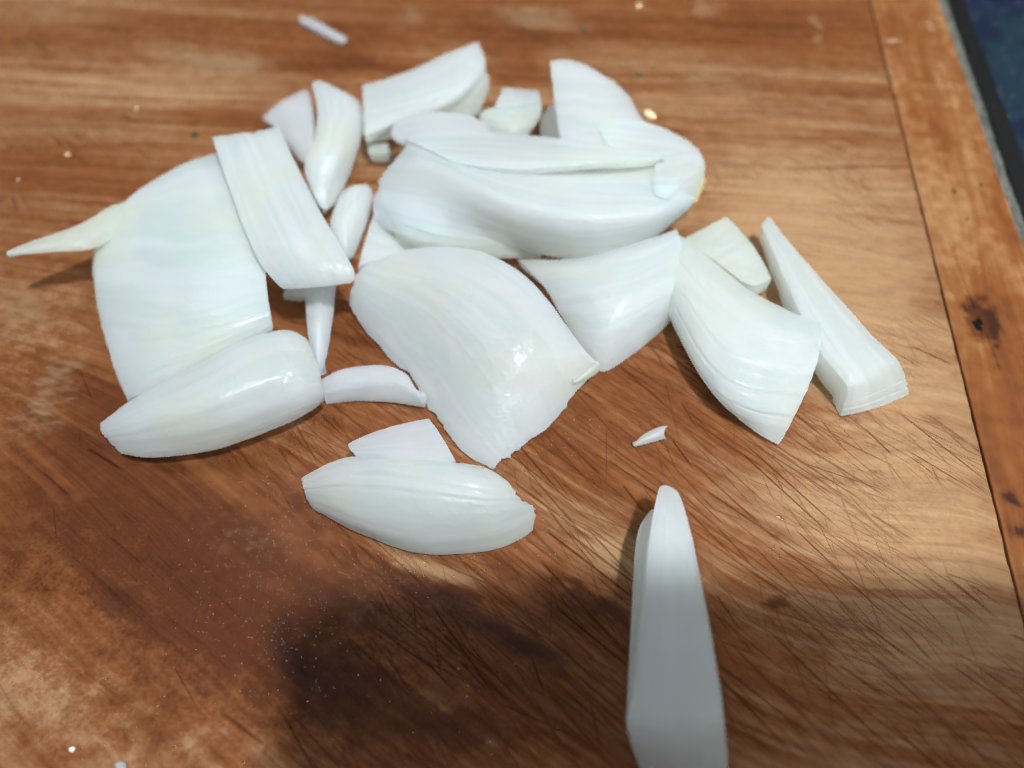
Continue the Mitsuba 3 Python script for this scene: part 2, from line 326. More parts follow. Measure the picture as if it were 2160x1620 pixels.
def petal(grid, thick, jag, bev=.5, seed=0, steps=(), along_u=False):
    """A piece of onion layer: a surface through the grid of points (mm), given a thickness, rounded rims, ragged cut edges and fine relief."""
    g = np.asarray(grid, float)
    m, k = g.shape[:2]
    v0, v1 = 0., 1.
    ln_v = np.linalg.norm(np.diff(g, axis=0), axis=2).sum(0).mean() * (v1 - v0)
    ln_u = np.linalg.norm(np.diff(g, axis=1), axis=2).sum(1).mean()
    b = min(bev, thick * .45, ln_v * .2, ln_u * .2)
    tv, tu = samples(v0, v1, ln_v, b, .33), samples(0, 1, ln_u, b, .36)
    nv, nu = len(tv), len(tu)
    sv, su = (tv - v0) / (v1 - v0), tu
    jv0, jv1 = jagged(su, ln_u, seed + 1, jag[0]), jagged(su, ln_u, seed + 2, jag[1])
    ju0, ju1 = jagged(sv, ln_v, seed + 3, jag[2]), jagged(sv, ln_v, seed + 4, jag[3])
    V = v0 + (v1 - v0) * (jv0[None, :] + sv[:, None] * (1 - jv0 - jv1)[None, :])
    U = ju0[:, None] + su[None, :] * (1 - ju0 - ju1)[:, None]
    fine = curve_axis(g, np.linspace(0, m - 1, 121))
    fine = np.swapaxes(curve_axis(np.swapaxes(fine, 0, 1), np.linspace(0, k - 1, 161)), 0, 1)
    from scipy.ndimage import map_coordinates, gaussian_filter
    wide = np.pad(fine, ((30, 30), (30, 30), (0, 0)), mode='reflect', reflect_type='odd')
    fine = np.stack([gaussian_filter(wide[..., c], (6, 7)) for c in range(3)], -1)[30:-30, 30:-30]
    at = np.array([V * 120, U * 160])
    S = np.stack([map_coordinates(fine[..., c], at, order=1, mode='nearest') for c in range(3)], -1)
    dv, du = np.gradient(S, axis=0), np.gradient(S, axis=1)
    N = np.cross(du, dv)
    N /= np.linalg.norm(N, axis=2, keepdims=True) + 1e-9
    flip = N[..., 2].mean() < 0
    if flip:
        N = -N
    low = meshkit.fbm(S * .16 + seed * 7.3, 2, seed) - .5
    ridge = meshkit.noise(np.stack([V * ln_v / (v1 - v0) * .75 + .5 * low, U * ln_u * .03, 0 * U + seed], -1), seed + 9) - .5
    step = np.zeros_like(low)
    for s0, hgt in steps:                                            # the edges of the layers that the knife went through
        q = (U - s0) * ln_u + .5 * low if along_u else (V + .03 * low - s0) * ln_v
        step = step - hgt * (np.exp(-(q / .35) ** 2) + .6 / (1 + np.exp(-q / .15)) - .3)
    S = S + N * (.55 * low + .16 * ridge + step)[..., None]
    du_mm = np.minimum(su, 1 - su) * ln_u
    dv_mm = np.minimum(sv, 1 - sv) * ln_v
    edge = np.clip(np.minimum(du_mm[None, :], dv_mm[:, None]) / b, 0, 1)
    round_off = b * (1 - np.sqrt(np.clip(1 - (1 - edge) ** 2, 0, 1)))
    th = thick * (1 + .25 * low)
        # the cells of the wet cut face: a fine grain, stronger in places, and finer lengthwise ribs
    wet = np.clip(3 * meshkit.fbm(S * .12 + seed * 1.7, 2, seed + 31) - .9, 0, 1)
    grain = (.25 + .75 * wet) * (.15 * (meshkit.noise(S * 1.55, seed + 41) - .5) + 0.1 * (meshkit.noise(S * 3.0, seed + 43) - .5))
    ribs = .042 * (meshkit.noise(np.stack([V * ln_v * 1.25 + .4 * low, U * ln_u * .05, 0 * U + seed], -1), seed + 47) - .5)
    top = S + N * (grain + ribs - .8 * round_off)[..., None]
    bot = S - N * np.minimum(th - .5 * round_off, 3.0)[..., None]
    bot[..., 2] -= np.maximum(th - 3.0, 0)
    top[..., 2] = np.maximum(top[..., 2], .35)
    bot[..., 2] = np.maximum(bot[..., 2], .12)
    bot[..., 2] = np.minimum(bot[..., 2], top[..., 2] - .1)
    uv = np.stack([U, V], -1)
    idx = np.arange(nv * nu).reshape(nv, nu)
    q = np.stack([idx[:-1, :-1], idx[:-1, 1:], idx[1:, 1:], idx[1:, :-1]], -1).reshape(-1, 4)
    ring = np.concatenate([idx[0, :-1], idx[:-1, -1], idx[-1, :0:-1], idx[:0:-1, 0]])
    a, c = top.reshape(-1, 3)[ring], bot.reshape(-1, 3)[ring]
    L = [0, .12, .4, .7, 1]
    out = np.roll(a, -1, 0) - np.roll(a, 1, 0)
    wall = [a * (1 - s) + c * s for s in L]
    bulge = np.cross(out, c - a)
    bulge /= np.linalg.norm(bulge, axis=1, keepdims=True) + 1e-9
    centre = S.reshape(-1, 3).mean(0)
    if ((a - centre) * bulge).sum() < 0:
        bulge = -bulge
    rough = .5 * (meshkit.fbm(a * .9 + seed, 2, seed) - .5)
    for i, s in enumerate(L[1:-1], 1):
        wall[i] = wall[i] + bulge * (math.sin(math.pi * s) * .12 + rough * (.35 if 0 < s < 1 else 0))[:, None]
        wall[i][:, 2] = np.maximum(wall[i][:, 2], .12)
    k2, n0 = len(ring), nv * nu
    verts = np.vstack([top.reshape(-1, 3), bot.reshape(-1, 3), *wall])
    per = np.arange(k2) / k2
    wuv = np.vstack([np.c_[per * 3, np.full(k2, s * .5)] for s in L])
    uvs = np.vstack([uv.reshape(-1, 2), uv.reshape(-1, 2), wuv])
    t1, t2 = q[:, [0, 1, 2]], q[:, [0, 2, 3]]
    f = [t1, t2, t1[:, ::-1] + n0, t2[:, ::-1] + n0]
    i, j = np.arange(k2), (np.arange(k2) + 1) % k2
    w0 = 2 * n0
    for r in range(len(L) - 1):
        A, B = w0 + r * k2, w0 + (r + 1) * k2
        f += [np.c_[A + j, A + i, B + i], np.c_[A + j, B + i, B + j]]
    f = np.vstack(f)
    if flip:
        f = f[:, ::-1]
    return trimesh.Trimesh(verts * MM, f, process=False), uvs


def lump(x, y, r, sc, seed, z=None):
    m = trimesh.creation.icosphere(3, 1.0)
    v = np.array(m.vertices)
    v *= (1 + .75 * (meshkit.fbm(v * 1.5 + seed * 3.1, 2, seed) - .5))[:, None]
    v = v * r * np.array(sc)
    a = seed * 1.7
    v[:, :2] = v[:, :2] @ np.array([[math.cos(a), math.sin(a)], [-math.sin(a), math.cos(a)]])
    v[:, 2] = np.maximum(v[:, 2], -.35 * r * sc[2]) + .35 * r * sc[2] + .03
    return trimesh.Trimesh((v + [x, y, 0]) * MM, m.faces, process=False)


# ---------------------------------------------------------------- the setting: counter, cutting board, grey trim, dark glass panel
scene['counter_top'] = mikit.ply(trimesh.creation.box(bounds=np.array([[-620, -420, -60], [620, 620, -24]]) * MM), 'counter')
tag('counter_top', 'dark counter top under the cutting board', kind='structure')

rng = np.random.default_rng(5)


def wavy(x, y0, y1, n, amp, seed, fr=.25):
    y = np.linspace(y0, y1, n)
    p = np.c_[np.full(n, 0.), y * fr, np.zeros(n)]
    return np.c_[x + amp * (meshkit.fbm(p, 3, seed) - .5) * 2, y]


XJ, XE = 95.2, 121.0
tag('cutting_board', 'worn brown wooden cutting board covered in knife cuts', 'cutting board')
end = wavy(XJ - .35, -60, 420, 700, .28, 3, .3)
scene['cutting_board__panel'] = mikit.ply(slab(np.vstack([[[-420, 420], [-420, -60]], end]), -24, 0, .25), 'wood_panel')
left, right = wavy(XJ + .3, 420, -60, 700, .12, 8, .2), wavy(XE, -60, 420, 700, .45, 12, .12)
scene['cutting_board__end_strip'] = mikit.ply(slab(np.vstack([left, right]), -24, -.12, .35), 'wood_strip')
labels['cutting_board__end_strip'] = {'label': 'straight end strip of the board with a black knot'}

tag('trim_strip', 'worn grey strip along the right edge of the cutting board', 'trim strip')
scene['trim_strip'] = mikit.ply(slab(np.vstack([wavy(XE + .7, 420, -60, 300, .1, 31), wavy(XE + 5.2, -60, 420, 300, .35, 33, .2)]), -24, -3.2, .5), 'grey_trim')

tag('glass_panel', 'dark blue speckled panel with a raised black rim at top right', 'panel')
scene['glass_panel__rim'] = mikit.ply(slab([[XE + 6.4, 420], [XE + 6.4, -60], [XE + 10.0, -60], [XE + 10.0, 420]], -24, -4.5, .8), 'black_rubber')
scene['glass_panel__inner_rim'] = mikit.ply(slab([[XE + 10.1, 420], [XE + 10.1, -60], [XE + 14.8, -60], [XE + 14.8, 420]], -24, -6.5, .8), 'black_rubber')
scene['glass_panel__surface'] = mikit.ply(slab([[XE + 14.9, 420], [XE + 14.9, -60], [XE + 300, -60], [XE + 300, 420]], -24, -8.5, .3), 'blue_glass')

# ---------------------------------------------------------------- the onion: every piece by its own surface grid (mm)
PIECES = [
    ('onion_petal', 'broad domed onion petal at the front centre, largest piece with a torn right corner', 'onion piece', 'onion_flesh', 3.5, 0.38, (0.06, 0, 0.02, 0.07), None, 'main_layer',
     [[[-67.3,130.1,3],[-60.6,122.3,1.5],[-48.4,110.9,1],[-39.4,100,1],[-30.4,90.2,1],[-20.7,85.4,1]],[[-66.6,136.2,9],[-49.9,125.9,12],[-37.1,114.6,12],[-27.7,104.5,11],[-20.9,96.2,8],[-15.2,90.3,2]],[[-61.1,140.5,12],[-41.3,130.5,17],[-27.4,121.4,18],[-18,111.9,16],[-11.5,105.5,10],[-6.8,100,2]],[[-52.2,144.3,13],[-32.9,141.5,18],[-18.1,133.3,18],[-8,123,15],[-1.3,115.9,11],[2.9,116,5]]]),
    ('onion_petal', None, 'onion piece', 'onion_green', 1.2, 0.38, (0.05, 0.1, 0.05, 0.05), None, 'torn_rim',
     [[[-3.8,107.9,8.5],[-1.1,110.7,9],[1.6,115.1,8.5]],[[-3.3,108,8],[-0.2,110.3,8.4],[2.7,115.4,7]],[[-2.9,109.2,5.5],[0.2,111.3,5],[3,115.3,4]]]),
    ('onion_petal', 'thick pale petal leaning behind the right side of the big domed front petal', 'onion piece', 'onion_flesh', 4.5, 0.38, (0, 0, 0, 0), None, None,
     [[[-2.330e+01,1.522e+02,4.000e+00],[-8.200e+00,1.488e+02,9.000e+00],[5.800e+00,1.517e+02,1.200e+01],[2.070e+01,1.590e+02,1.300e+01]],[[-1.380e+01,1.396e+02,6.000e+00],[-2.300e+00,1.362e+02,1.300e+01],[8.500e+00,1.396e+02,1.500e+01],[2.240e+01,1.515e+02,1.200e+01]],[[-7.700e+00,1.293e+02,5.000e+00],[2.300e+00,1.247e+02,1.100e+01],[1.220e+01,1.311e+02,1.200e+01],[2.290e+01,1.413e+02,9.000e+00]],[[-1.000e-01,1.190e+02,2.000e+00],[4.800e+00,1.174e+02,8.000e-01],[1.230e+01,1.247e+02,8.000e-01],[2.050e+01,1.349e+02,8.000e-01]]]),
    ('onion_wedge', 'curved onion wedge with banded layers, in front of the long spear at right', 'onion piece', 'onion_banded', 8, 0.38, (0.01, 0.02, 0, 0.01), [(0.2, 0.18), (0.38, 0.15), (0.55, 0.2), (0.72, 0.3)], None,
     [[[21.5,158.7,11],[28.5,149.7,13],[41,137.4,13],[57.3,130.9,11]],[[18.2,150.4,10],[24.8,133.5,12.5],[35,119.2,12.5],[55.3,118,10]],[[17.6,144.7,6],[23,124.4,8.5],[32.6,108,8.5],[51,106.6,6]],[[18.5,141.6,3],[24.8,124.2,2.5],[35,107.5,2],[46.9,99.2,1.5]]]),
    ('onion_spear', 'long straight onion spear at far right with stepped layers at its near end', 'onion piece', 'onion_banded', 8, 0.38, (0.015, 0.01, 0, 0.02), [(0.86, 0.3), (0.925, 0.28), (0.97, 0.2)], None,
     [[[44.8,166.7,9],[48.5,149.7,10],[53.6,129.8,10],[58.2,118.6,9.6],[62.2,113.2,8.8],[62.7,111.8,4.8],[63,109.6,0.6]],[[45.8,168.3,9.4],[51.8,150.7,10.6],[59.5,132,10.6],[64.1,122.9,10.2],[68.3,117.5,9.2],[70.4,115.8,4.8],[72,113.1,0.6]],[[47.1,170.3,9],[55.6,152.6,10],[65.9,135.4,10],[70.4,128,9.6],[75,123.2,8.8],[78.2,121.2,4.8],[81,118,0.6]]]),
    ('onion_block', 'short square onion block tucked between the curved banded wedge and the spear', 'onion piece', 'onion_green', 5, 0.38, (0, 0, 0, 0), None, None,
     [[[23,160.4,8],[29.3,165.4,8.3],[35.2,170.5,8]],[[30.8,153.5,8],[36.6,157.7,8.5],[41.6,161.2,8]],[[38.3,146.4,7.5],[42.1,144.8,8],[46.9,148.2,7.5]]]),
    ('onion_petal', 'smooth rounded petal at the bottom of the heap with a paler petal on its back', 'onion piece', 'onion_banded', 5, 0.38, (0.02, 0.01, 0, 0.04), [(0.1, 0.25), (0.24, 0.28), (0.38, 0.3)], None,
     [[[-64.6,76,6],[-51.9,79.9,12],[-37.4,79,15],[-23.5,79.3,15],[-15.6,77.5,10.5]],[[-63.8,73.4,6],[-48.8,73,13.5],[-34.7,71.5,16],[-21.3,71.7,15],[-12,75.2,8.8]],[[-62.9,71.4,4],[-46.6,66.2,9.5],[-33.6,64.8,10.5],[-19.9,67.2,10],[-8.9,74.5,6.2]],[[-62.2,70.5,1],[-46.5,64.5,1],[-32.8,62.1,1],[-18,65,1],[-9.2,70.5,2]]]),
    ('onion_sliver', 'pale flat onion petal resting on the back of the bottom rounded petal', 'onion piece', 'onion_pearl', 4, 0.38, (0.06, 0.02, 0.04, 0.02), None, None,
     [[[-54.9,84.4,9],[-48.1,88.7,10],[-36.7,92.6,11]],[[-54.8,83.4,9],[-43.5,84.4,11.5],[-32.6,87.5,12]],[[-52.6,81.5,9],[-39.1,79.5,12],[-28.1,81.1,12]]]),
    ('onion_sliver', 'small thin crescent half hidden behind the left edge of the domed front petal', 'onion piece', 'onion_pearl', 2.5, 0.38, (0, 0, 0, 0), None, None,
     [[[-69,105.9,3],[-60.9,108.6,6],[-52.1,109.4,7],[-45.4,107,7]],[[-67.4,102,3.5],[-58.2,103.1,6.5],[-49.8,104.2,7],[-41.5,101.5,6]],[[-66.4,99.8,0.5],[-57.6,101.3,1],[-50.1,101.5,1.5],[-40.8,101,1]]]),
    ('onion_sliver', 'narrow thin onion strip hanging down below the flat bar on the left', 'onion piece', 'onion_pearl', 2.5, 0.38, (0.02, 0.1, 0, 0), None, None,
     [[[-80.6,134.1,7],[-76.6,122.5,7],[-74,114.7,5],[-71.1,108.3,1]],[[-75,132.8,9],[-71.7,119.8,9],[-70.4,112,7],[-70.3,107.7,1.5]],[[-72,137.4,5],[-69.2,121.6,5],[-68.6,112.9,4],[-70.1,108.5,1]]]),
    ('onion_wedge', 'plump wedge at bottom left with a pointed left tip and wet highlight', 'onion piece', 'onion_flesh', 4.2, 0.38, (0.02, 0.01, 0.02, 0.03), None, None,
     [[[-119,84.4,6.6],[-108.9,89.7,12.6],[-94.9,98.2,16.6],[-85.4,106.6,17.6],[-76.9,112,15.6],[-71.8,112,11.6]],[[-116.2,81.6,7.6],[-102.9,82.3,14.6],[-87.6,86.4,18.6],[-78.5,93.3,18.6],[-70.2,99.5,17.6],[-65,101,12.6]],[[-114.4,80.3,5.6],[-102.4,79.2,9.6],[-87.2,82,12.1],[-76.9,87.7,12.1],[-68.5,93.3,12.1],[-64,97.2,9.6]],[[-111.7,78.8,3.8],[-102.7,77.8,4.8],[-89.3,80.8,5.2],[-77.3,87.4,5.2],[-69.2,93.1,5.2],[-65.1,98.2,5.6]]]),
    ('onion_petal', 'large square onion petal on the left, leaning under the flat bar', 'onion piece', 'onion_flesh', 3, 0.38, (0, 0.01, 0.015, 0), None, 'upper_layer',
     [[[-139.6,157.7,12],[-132.7,168.5,13],[-119.9,178,14],[-103.1,177.6,14]],[[-141.4,149.4,13],[-125,149.4,18],[-108.8,150.4,21],[-93.6,149.1,20]],[[-140.4,136.8,13],[-121.5,134,18],[-103,131.7,22],[-88.3,135.1,20]],[[-135.2,123.5,11],[-114.5,118.5,17],[-97.3,117.6,20],[-84.6,123.8,18]],[[-125.5,106.4,8],[-108.5,104.4,14],[-93.7,108,17],[-81.7,116.2,16]],[[-116.1,93.8,4.5],[-105.9,96,8],[-93.6,103.3,11],[-81.5,114.5,12]]]),
    ('onion_petal', None, 'onion piece', 'onion_green', 3, 0.38, (0, 0.01, 0.02, 0), None, 'lower_layer',
     [[[-143.1,159.1,9],[-135.5,171.2,9],[-122.3,180.5,10],[-105.2,180.1,10]],[[-144.7,149.3,10],[-127.6,151.6,14],[-111.1,152.7,17],[-95.6,151.3,16]],[[-144.2,138.8,9],[-124,135.9,14],[-105.2,133.7,18],[-90.2,137.1,16]],[[-138.8,125.8,7],[-116.9,120.1,13],[-99.4,119.2,16],[-86.4,125.5,14]],[[-128.6,108.1,4],[-110.8,105.6,10],[-95.7,109.5,13],[-83.4,117.8,12]],[[-118.2,94.8,1.2],[-108,97,4],[-94.8,103.4,8],[-82.4,114.7,9]]]),
    ('onion_sliver', 'long pointed sliver sticking out to the far left, floating above the board', 'onion piece', 'onion_green', 1.8, 0.38, (0, 0, 0, 0), None, None,
     [[[-157.7,127.2,20],[-150.8,133.7,19.5],[-144.4,139.5,18.5],[-141,147.5,17],[-139.4,155.8,13]],[[-157,125.8,20.2],[-148,130.2,20],[-140.1,134.5,19],[-137.4,142.7,17],[-135.3,152,12]],[[-156.9,125.5,19.5],[-147.5,128.7,18.5],[-138.2,132.4,16.5],[-135.6,139.4,14],[-132.5,148.5,10]]]),
    ('onion_bar', 'flat rectangular onion bar lying across the top of the left petal', 'onion piece', 'onion_flesh', 3.4, 0.38, (0.01, 0.01, 0.02, 0.01), None, None,
     [[[-117,176.2,22],[-103.1,153.1,25],[-91.6,134.6,25],[-84.5,125.1,22],[-79.6,122.5,18]],[[-106.6,177.1,23.5],[-91.6,153.3,26.5],[-80.1,135.3,26.5],[-73,126.4,23.5],[-70.3,123.3,19]],[[-98.1,182.6,22],[-82.7,157.4,25],[-71.1,140.3,25],[-62.3,129.3,21.5],[-62.4,126.4,18]]]),
    ('onion_petal', 'shaded petal at the back left, behind the head of the flat bar', 'onion piece', 'onion_pearl', 3, 0.38, (0, 0, 0, 0), None, None,
     [[[-116.8,207.6,5],[-109.9,214.3,8],[-102.1,216.7,10]],[[-110.3,201.1,7],[-103.1,201.4,10],[-96.4,203,11]],[[-104.5,194.4,6],[-98,191.1,9],[-93.4,192.6,10]],[[-99.5,189.8,3],[-95.5,185.4,6],[-92.5,184.8,8]]]),
    ('onion_petal', 'tall curled petal standing at the back left between flat bar and upper wedge', 'onion piece', 'onion_flesh', 3.2, 0.38, (0.02, 0, 0.03, 0), None, None,
     [[[-99.2,214.2,14],[-91.8,196.6,16],[-89.8,184.1,15],[-91.2,176.6,13],[-88.8,170.8,9],[-85.3,166.3,6]],[[-97.5,216.5,15],[-87.8,195.5,17],[-85.5,182.1,16],[-87,174.8,13.5],[-86.9,169.7,9.5],[-83.8,165,6]],[[-89.8,213.4,14],[-82.3,195.2,15.5],[-80.5,182.2,14],[-82,174.8,11],[-83.4,169.6,8],[-82.4,165.4,5.5]],[[-84,214.9,9],[-79.1,201.7,9],[-78.8,191.1,7],[-79.6,180.8,5],[-80.6,171.1,5],[-81.7,168.2,4.5]]]),
    ('onion_sliver', 'short leaning onion strip in the gap right of the flat bar', 'onion piece', 'onion_flesh', 4, 0.38, (0, 0, 0, 0), None, None,
     [[[-78.8,171.3,8],[-78.9,159.3,9],[-77.6,152.7,7],[-74.2,148.8,4]],[[-74.9,172.5,9.5],[-72.8,161.3,10.5],[-72.6,153.6,8.5],[-72.6,148.1,4]],[[-73.2,177.1,6],[-69.3,170.6,6],[-69.6,160.5,4],[-71.3,149.6,2]]]),
    ('onion_sliver', 'white triangular onion face behind the big domed front petal', 'onion piece', 'onion_flesh', 3, 0.38, (0, 0, 0.02, 0.03), None, None,
     [[[-67.3,167.2,7],[-64.9,164.4,6],[-62.3,159.7,5]],[[-67.9,156.6,6],[-63.5,155,6],[-58.4,155,5]],[[-68.2,144.4,4.5],[-62.5,147.7,4.5],[-54.9,152.1,4]]]),
    ('onion_quarter', 'large layered onion quarter on top of the heap with cut face upward', 'onion piece', 'onion_flesh', 4, 0.38, (0, 0, 0.085, 0), None, 'outer_layer',
     [[[-59,180.5,19.5],[-55.8,180.6,20],[-51.8,178.6,20.5],[-37.4,171.5,21],[-24.4,170.3,20],[-6.6,175.1,18],[6.8,177.4,18],[14.4,177.3,19]],[[-59.6,179.2,19.5],[-55.8,178.5,21],[-51.8,175.8,22],[-36.5,167.1,23],[-22.9,164.4,23.5],[-5.9,162.2,24],[8.1,162.9,23.5],[18.8,166.3,21]],[[-60.4,178.2,18.5],[-56.3,176.7,21],[-51.8,173.8,22.3],[-35.6,163.8,24],[-22.4,158.5,25],[-6.7,156.1,25],[9.5,157.2,24],[24.3,164.1,20]],[[-66.5,173.9,14],[-57.8,168.6,18.5],[-48.5,165.1,21],[-33.6,156,22],[-19.9,149.7,23],[-4.8,148.4,23],[9.9,151.7,22],[24.8,164.9,18]],[[-68.1,168.2,11],[-56.7,160.7,15],[-44.9,157.2,16.5],[-31.6,152.9,15.5],[-18.7,148.8,14.5],[-3.1,147.5,14],[10.7,153.9,13],[24.6,167.7,13]],[[-64.1,161.7,9],[-54.6,154.6,11],[-43,151.4,11.5],[-29.9,152.7,9.5],[-16.2,150,8],[-1.6,148.6,8],[10.2,154.2,8],[23.3,170.2,8]]]),
    ('onion_quarter', None, 'onion piece', 'onion_pearl', 1.6, 0.38, (0.02, 0.03, 0.14, 0), None, 'flap',
     [[[-68.1,172,9],[-58,165.4,13],[-46,161.8,14]],[[-68.3,164.4,8],[-56.7,157.8,11],[-43.8,155.2,11]],[[-64.5,158.8,6],[-54.6,153.5,8],[-42.1,151.6,8]]]),
    ('onion_quarter', None, 'onion piece', 'onion_green', 3.5, 0.38, (0.02, 0, 0.05, 0), None, 'lower_layer',
     [[[-64.1,162.6,10],[-53.7,157.4,12],[-40.7,154.3,12.5],[-23.3,154.5,12]],[[-60.4,156.2,7],[-51.5,151.2,9],[-40.3,150,9],[-21.9,152.6,8.5]],[[-55.3,151.7,4],[-46.3,150.4,5],[-33.9,150.3,5],[-16.4,151.9,5]]]),
    ('onion_quarter', None, 'onion piece', 'onion_flesh', 2, 0.38, (0, 0.03, 0.03, 0), None, 'inner_layer',
     [[[-59.9,180.7,21],[-39.4,185.4,22],[-14.1,182.3,23],[15.9,177.6,22]],[[-52.9,175.1,22.8],[-34.8,174.2,24.4],[-12.6,172.7,25],[15.9,176.8,22.2]],[[-43.2,168.5,23.4],[-24,165.4,25],[-5.1,168.9,25.2],[15.9,176.6,22]]]),
    ('onion_petal', 'blunt white petal end at the right of the quarter with a yellow edge below', 'onion piece', 'onion_flesh', 2.2, 0.38, (0, 0.02, 0, 0.05), None, None,
     [[[14.2,181.2,19],[21.5,185.3,18],[27.4,188.5,15]],[[12.7,169.2,22],[19.6,170.6,22.5],[28.5,182.1,16]],[[11.8,162.8,22.5],[17.7,160.9,23],[28.6,179.1,12]],[[13.5,162.8,21],[20.2,163,18],[25.5,172.1,11]]]),
    ('onion_skin', 'thin yellow skin edge under the right end of the quarter', 'onion skin', 'onion_yellow', 0.8, 0.38, (0, 0, 0, 0), None, None,
     [[[27.4,183.6,13],[28.9,183.5,11],[30,184.3,9]],[[25.8,174.7,9],[26.8,175.3,8],[27.4,176.7,7.5]]]),
    ('onion_petal', 'upright petal with a serrated left edge at the back right, tallest there', 'onion piece', 'onion_flesh', 3, 0.38, (0.03, 0, 0.025, 0.02), None, None,
     [[[-20.4,218.4,24],[-16.8,219.6,24],[-12.1,220.5,23],[-0.5,218.4,18]],[[-17.8,201.8,24],[-10.3,202.4,24],[-1.4,205,21],[5.3,215.3,15]],[[-15.6,190,22],[-7.1,189.6,22],[1.8,195.4,19],[9.3,207.6,13]],[[-13.6,183.7,19],[-5.7,181.4,19],[3.8,184.7,17],[14,205.2,11]]]),
    ('onion_petal', 'low rounded petal between the upright back petal and the blunt right petal end', 'onion piece', 'onion_flesh', 3, 0.38, (0.03, 0, 0, 0.06), None, None,
     [[[-5.9,194.4,21],[5.9,197.6,19],[14.1,202.4,14],[22.9,202.2,10]],[[-2.1,187,21],[7.6,188,20],[16.1,191.5,17],[28.1,197.6,9]],[[1.3,177.4,20],[9.3,177.7,20],[18.9,182.6,17],[29.9,191.5,8]]]),
    ('onion_wedge', 'thick two layer wedge at the top of the heap, cut face up', 'onion piece', 'onion_flesh', 4, 0.38, (0.015, 0, 0.01, 0.02), None, 'upper_layer',
     [[[-82.2,215.5,14],[-67.2,220,17],[-52.9,229.9,19],[-46,234.8,19]],[[-78.5,201.6,14],[-62.5,203.3,17.5],[-48.5,210.8,19],[-42.4,227.9,17]],[[-76.1,191.9,12],[-64.3,197.9,14],[-50.4,205.6,15],[-42.1,224.6,14.5]]]),
    ('onion_wedge', None, 'onion piece', 'onion_green', 4, 0.38, (0, 0.02, 0, 0.05), None, 'lower_layer',
     [[[-77,195,11],[-65,200.4,13],[-51,208.6,14],[-41.5,226,14]],[[-77.5,195.5,8],[-65.7,199.8,9.5],[-50.7,207.3,10],[-40.7,223,10]],[[-76.9,195.3,6],[-66.1,199.9,7],[-50.9,206.7,7],[-43.5,215.5,5]]]),
    ('onion_block', 'small shaded onion block under the left end of the top wedge', 'onion piece', 'onion_green', 3, 0.38, (0, 0, 0, 0), None, None,
     [[[-77,195.3,6],[-74,195.9,6.3],[-70.7,197.2,6]],[[-76,192.2,5],[-72.8,193.1,5],[-69.4,193.4,5]],[[-76.2,193.3,1],[-73.4,192.9,1],[-70.4,193.4,1]]]),
    ('onion_sliver', 'translucent thin layer between the top wedge and the quarter', 'onion piece', 'onion_pearl', 2.2, 0.38, (0.04, 0.03, 0.02, 0.02), None, None,
     [[[-65.9,192.1,17],[-61.3,196,18.5],[-51.9,197.7,18.5],[-41.3,197.8,17]],[[-65.1,185.7,18],[-57.2,187.5,20],[-48.1,189.6,20],[-36,191.4,18]],[[-60.6,181,19],[-54.4,181.6,21],[-45.4,182.8,21],[-33.3,185.9,19]]]),
    ('onion_wedge', 'small wedge with white top peeking between top wedge and upright petal', 'onion piece', 'onion_flesh', 3.5, 0.38, (0.02, 0, 0.02, 0.02), None, 'cut_face',
     [[[-36.1,221,12],[-30.1,220,12.3],[-24.2,219.9,12]],[[-37.3,209.9,12.5],[-30.1,210,13],[-22.6,214,12.5]]]),
    ('onion_wedge', None, 'onion piece', 'onion_green', 3, 0.38, (0, 0, 0, 0), None, 'outer_face',
     [[[-37.8,210.5,11.5],[-30.2,210.6,12],[-22.5,214.7,11.5]],[[-42.3,207.8,10],[-30.8,203.3,11.5],[-22.4,210,9.5]],[[-37.5,201.5,7],[-29.7,199.5,8],[-25.5,205,6]]]),
    ('onion_sliver', 'narrow shaded sliver behind the serrated left edge of the upright petal', 'onion piece', 'onion_flesh', 3, 0.38, (0, 0, 0, 0), None, None,
     [[[-22.2,211.2,9],[-20.2,214.2,10],[-18.1,218.6,10]],[[-22.4,206,6],[-18.9,204.3,7.5],[-15.8,203.9,8]],[[-20.5,202.2,5],[-17.8,201.7,5],[-14.6,201.8,5]]]),
    ('onion_sliver', 'small onion scrap in the shadow under the flat bar end', 'onion piece', 'onion_green', 2, 0.38, (0, 0, 0, 0), None, None,
     [[[-87.8,134.8,3],[-84.9,135.6,4],[-81.2,136,4]],[[-87.6,133.1,2.5],[-84.2,132.9,3.5],[-80.8,132.9,3.5]],[[-87.6,133.2,0.6],[-84.7,132.8,0.6],[-81.7,133.2,0.6]]]),
    ('onion_spear', 'tall onion spear at the bottom right, running out of the picture towards the viewer', 'onion piece', 'onion_plain', 6, 0.38, (0.02, 0, 0.03, 0.02), None, 'upper_layer',
     [[[17.3,78.9,13],[15.7,70.6,15.5],[14.4,57.8,18.5],[13.3,45.5,21.5],[12.5,34.7,24],[11.4,28.3,24],[13.4,24.2,16],[17.5,21.3,4]],[[18.7,80,13],[19.2,70.9,15.6],[19.4,58.4,18.6],[19.7,46.2,21.6],[19.7,35.5,24.1],[19.8,28.6,24.1],[21.2,24.2,17],[23.8,20.7,5]],[[21.6,78.7,12.5],[23.2,71,15.3],[24.8,59.1,18.3],[26.2,47,21.4],[27.2,36.4,24],[28,29.6,23.5],[30,26,15],[32.4,21.9,4]]]),
    ('onion_spear', None, 'onion piece', 'onion_green', 14, 0.38, (0, 0, 0.08, 0.02), None, 'lower_layer',
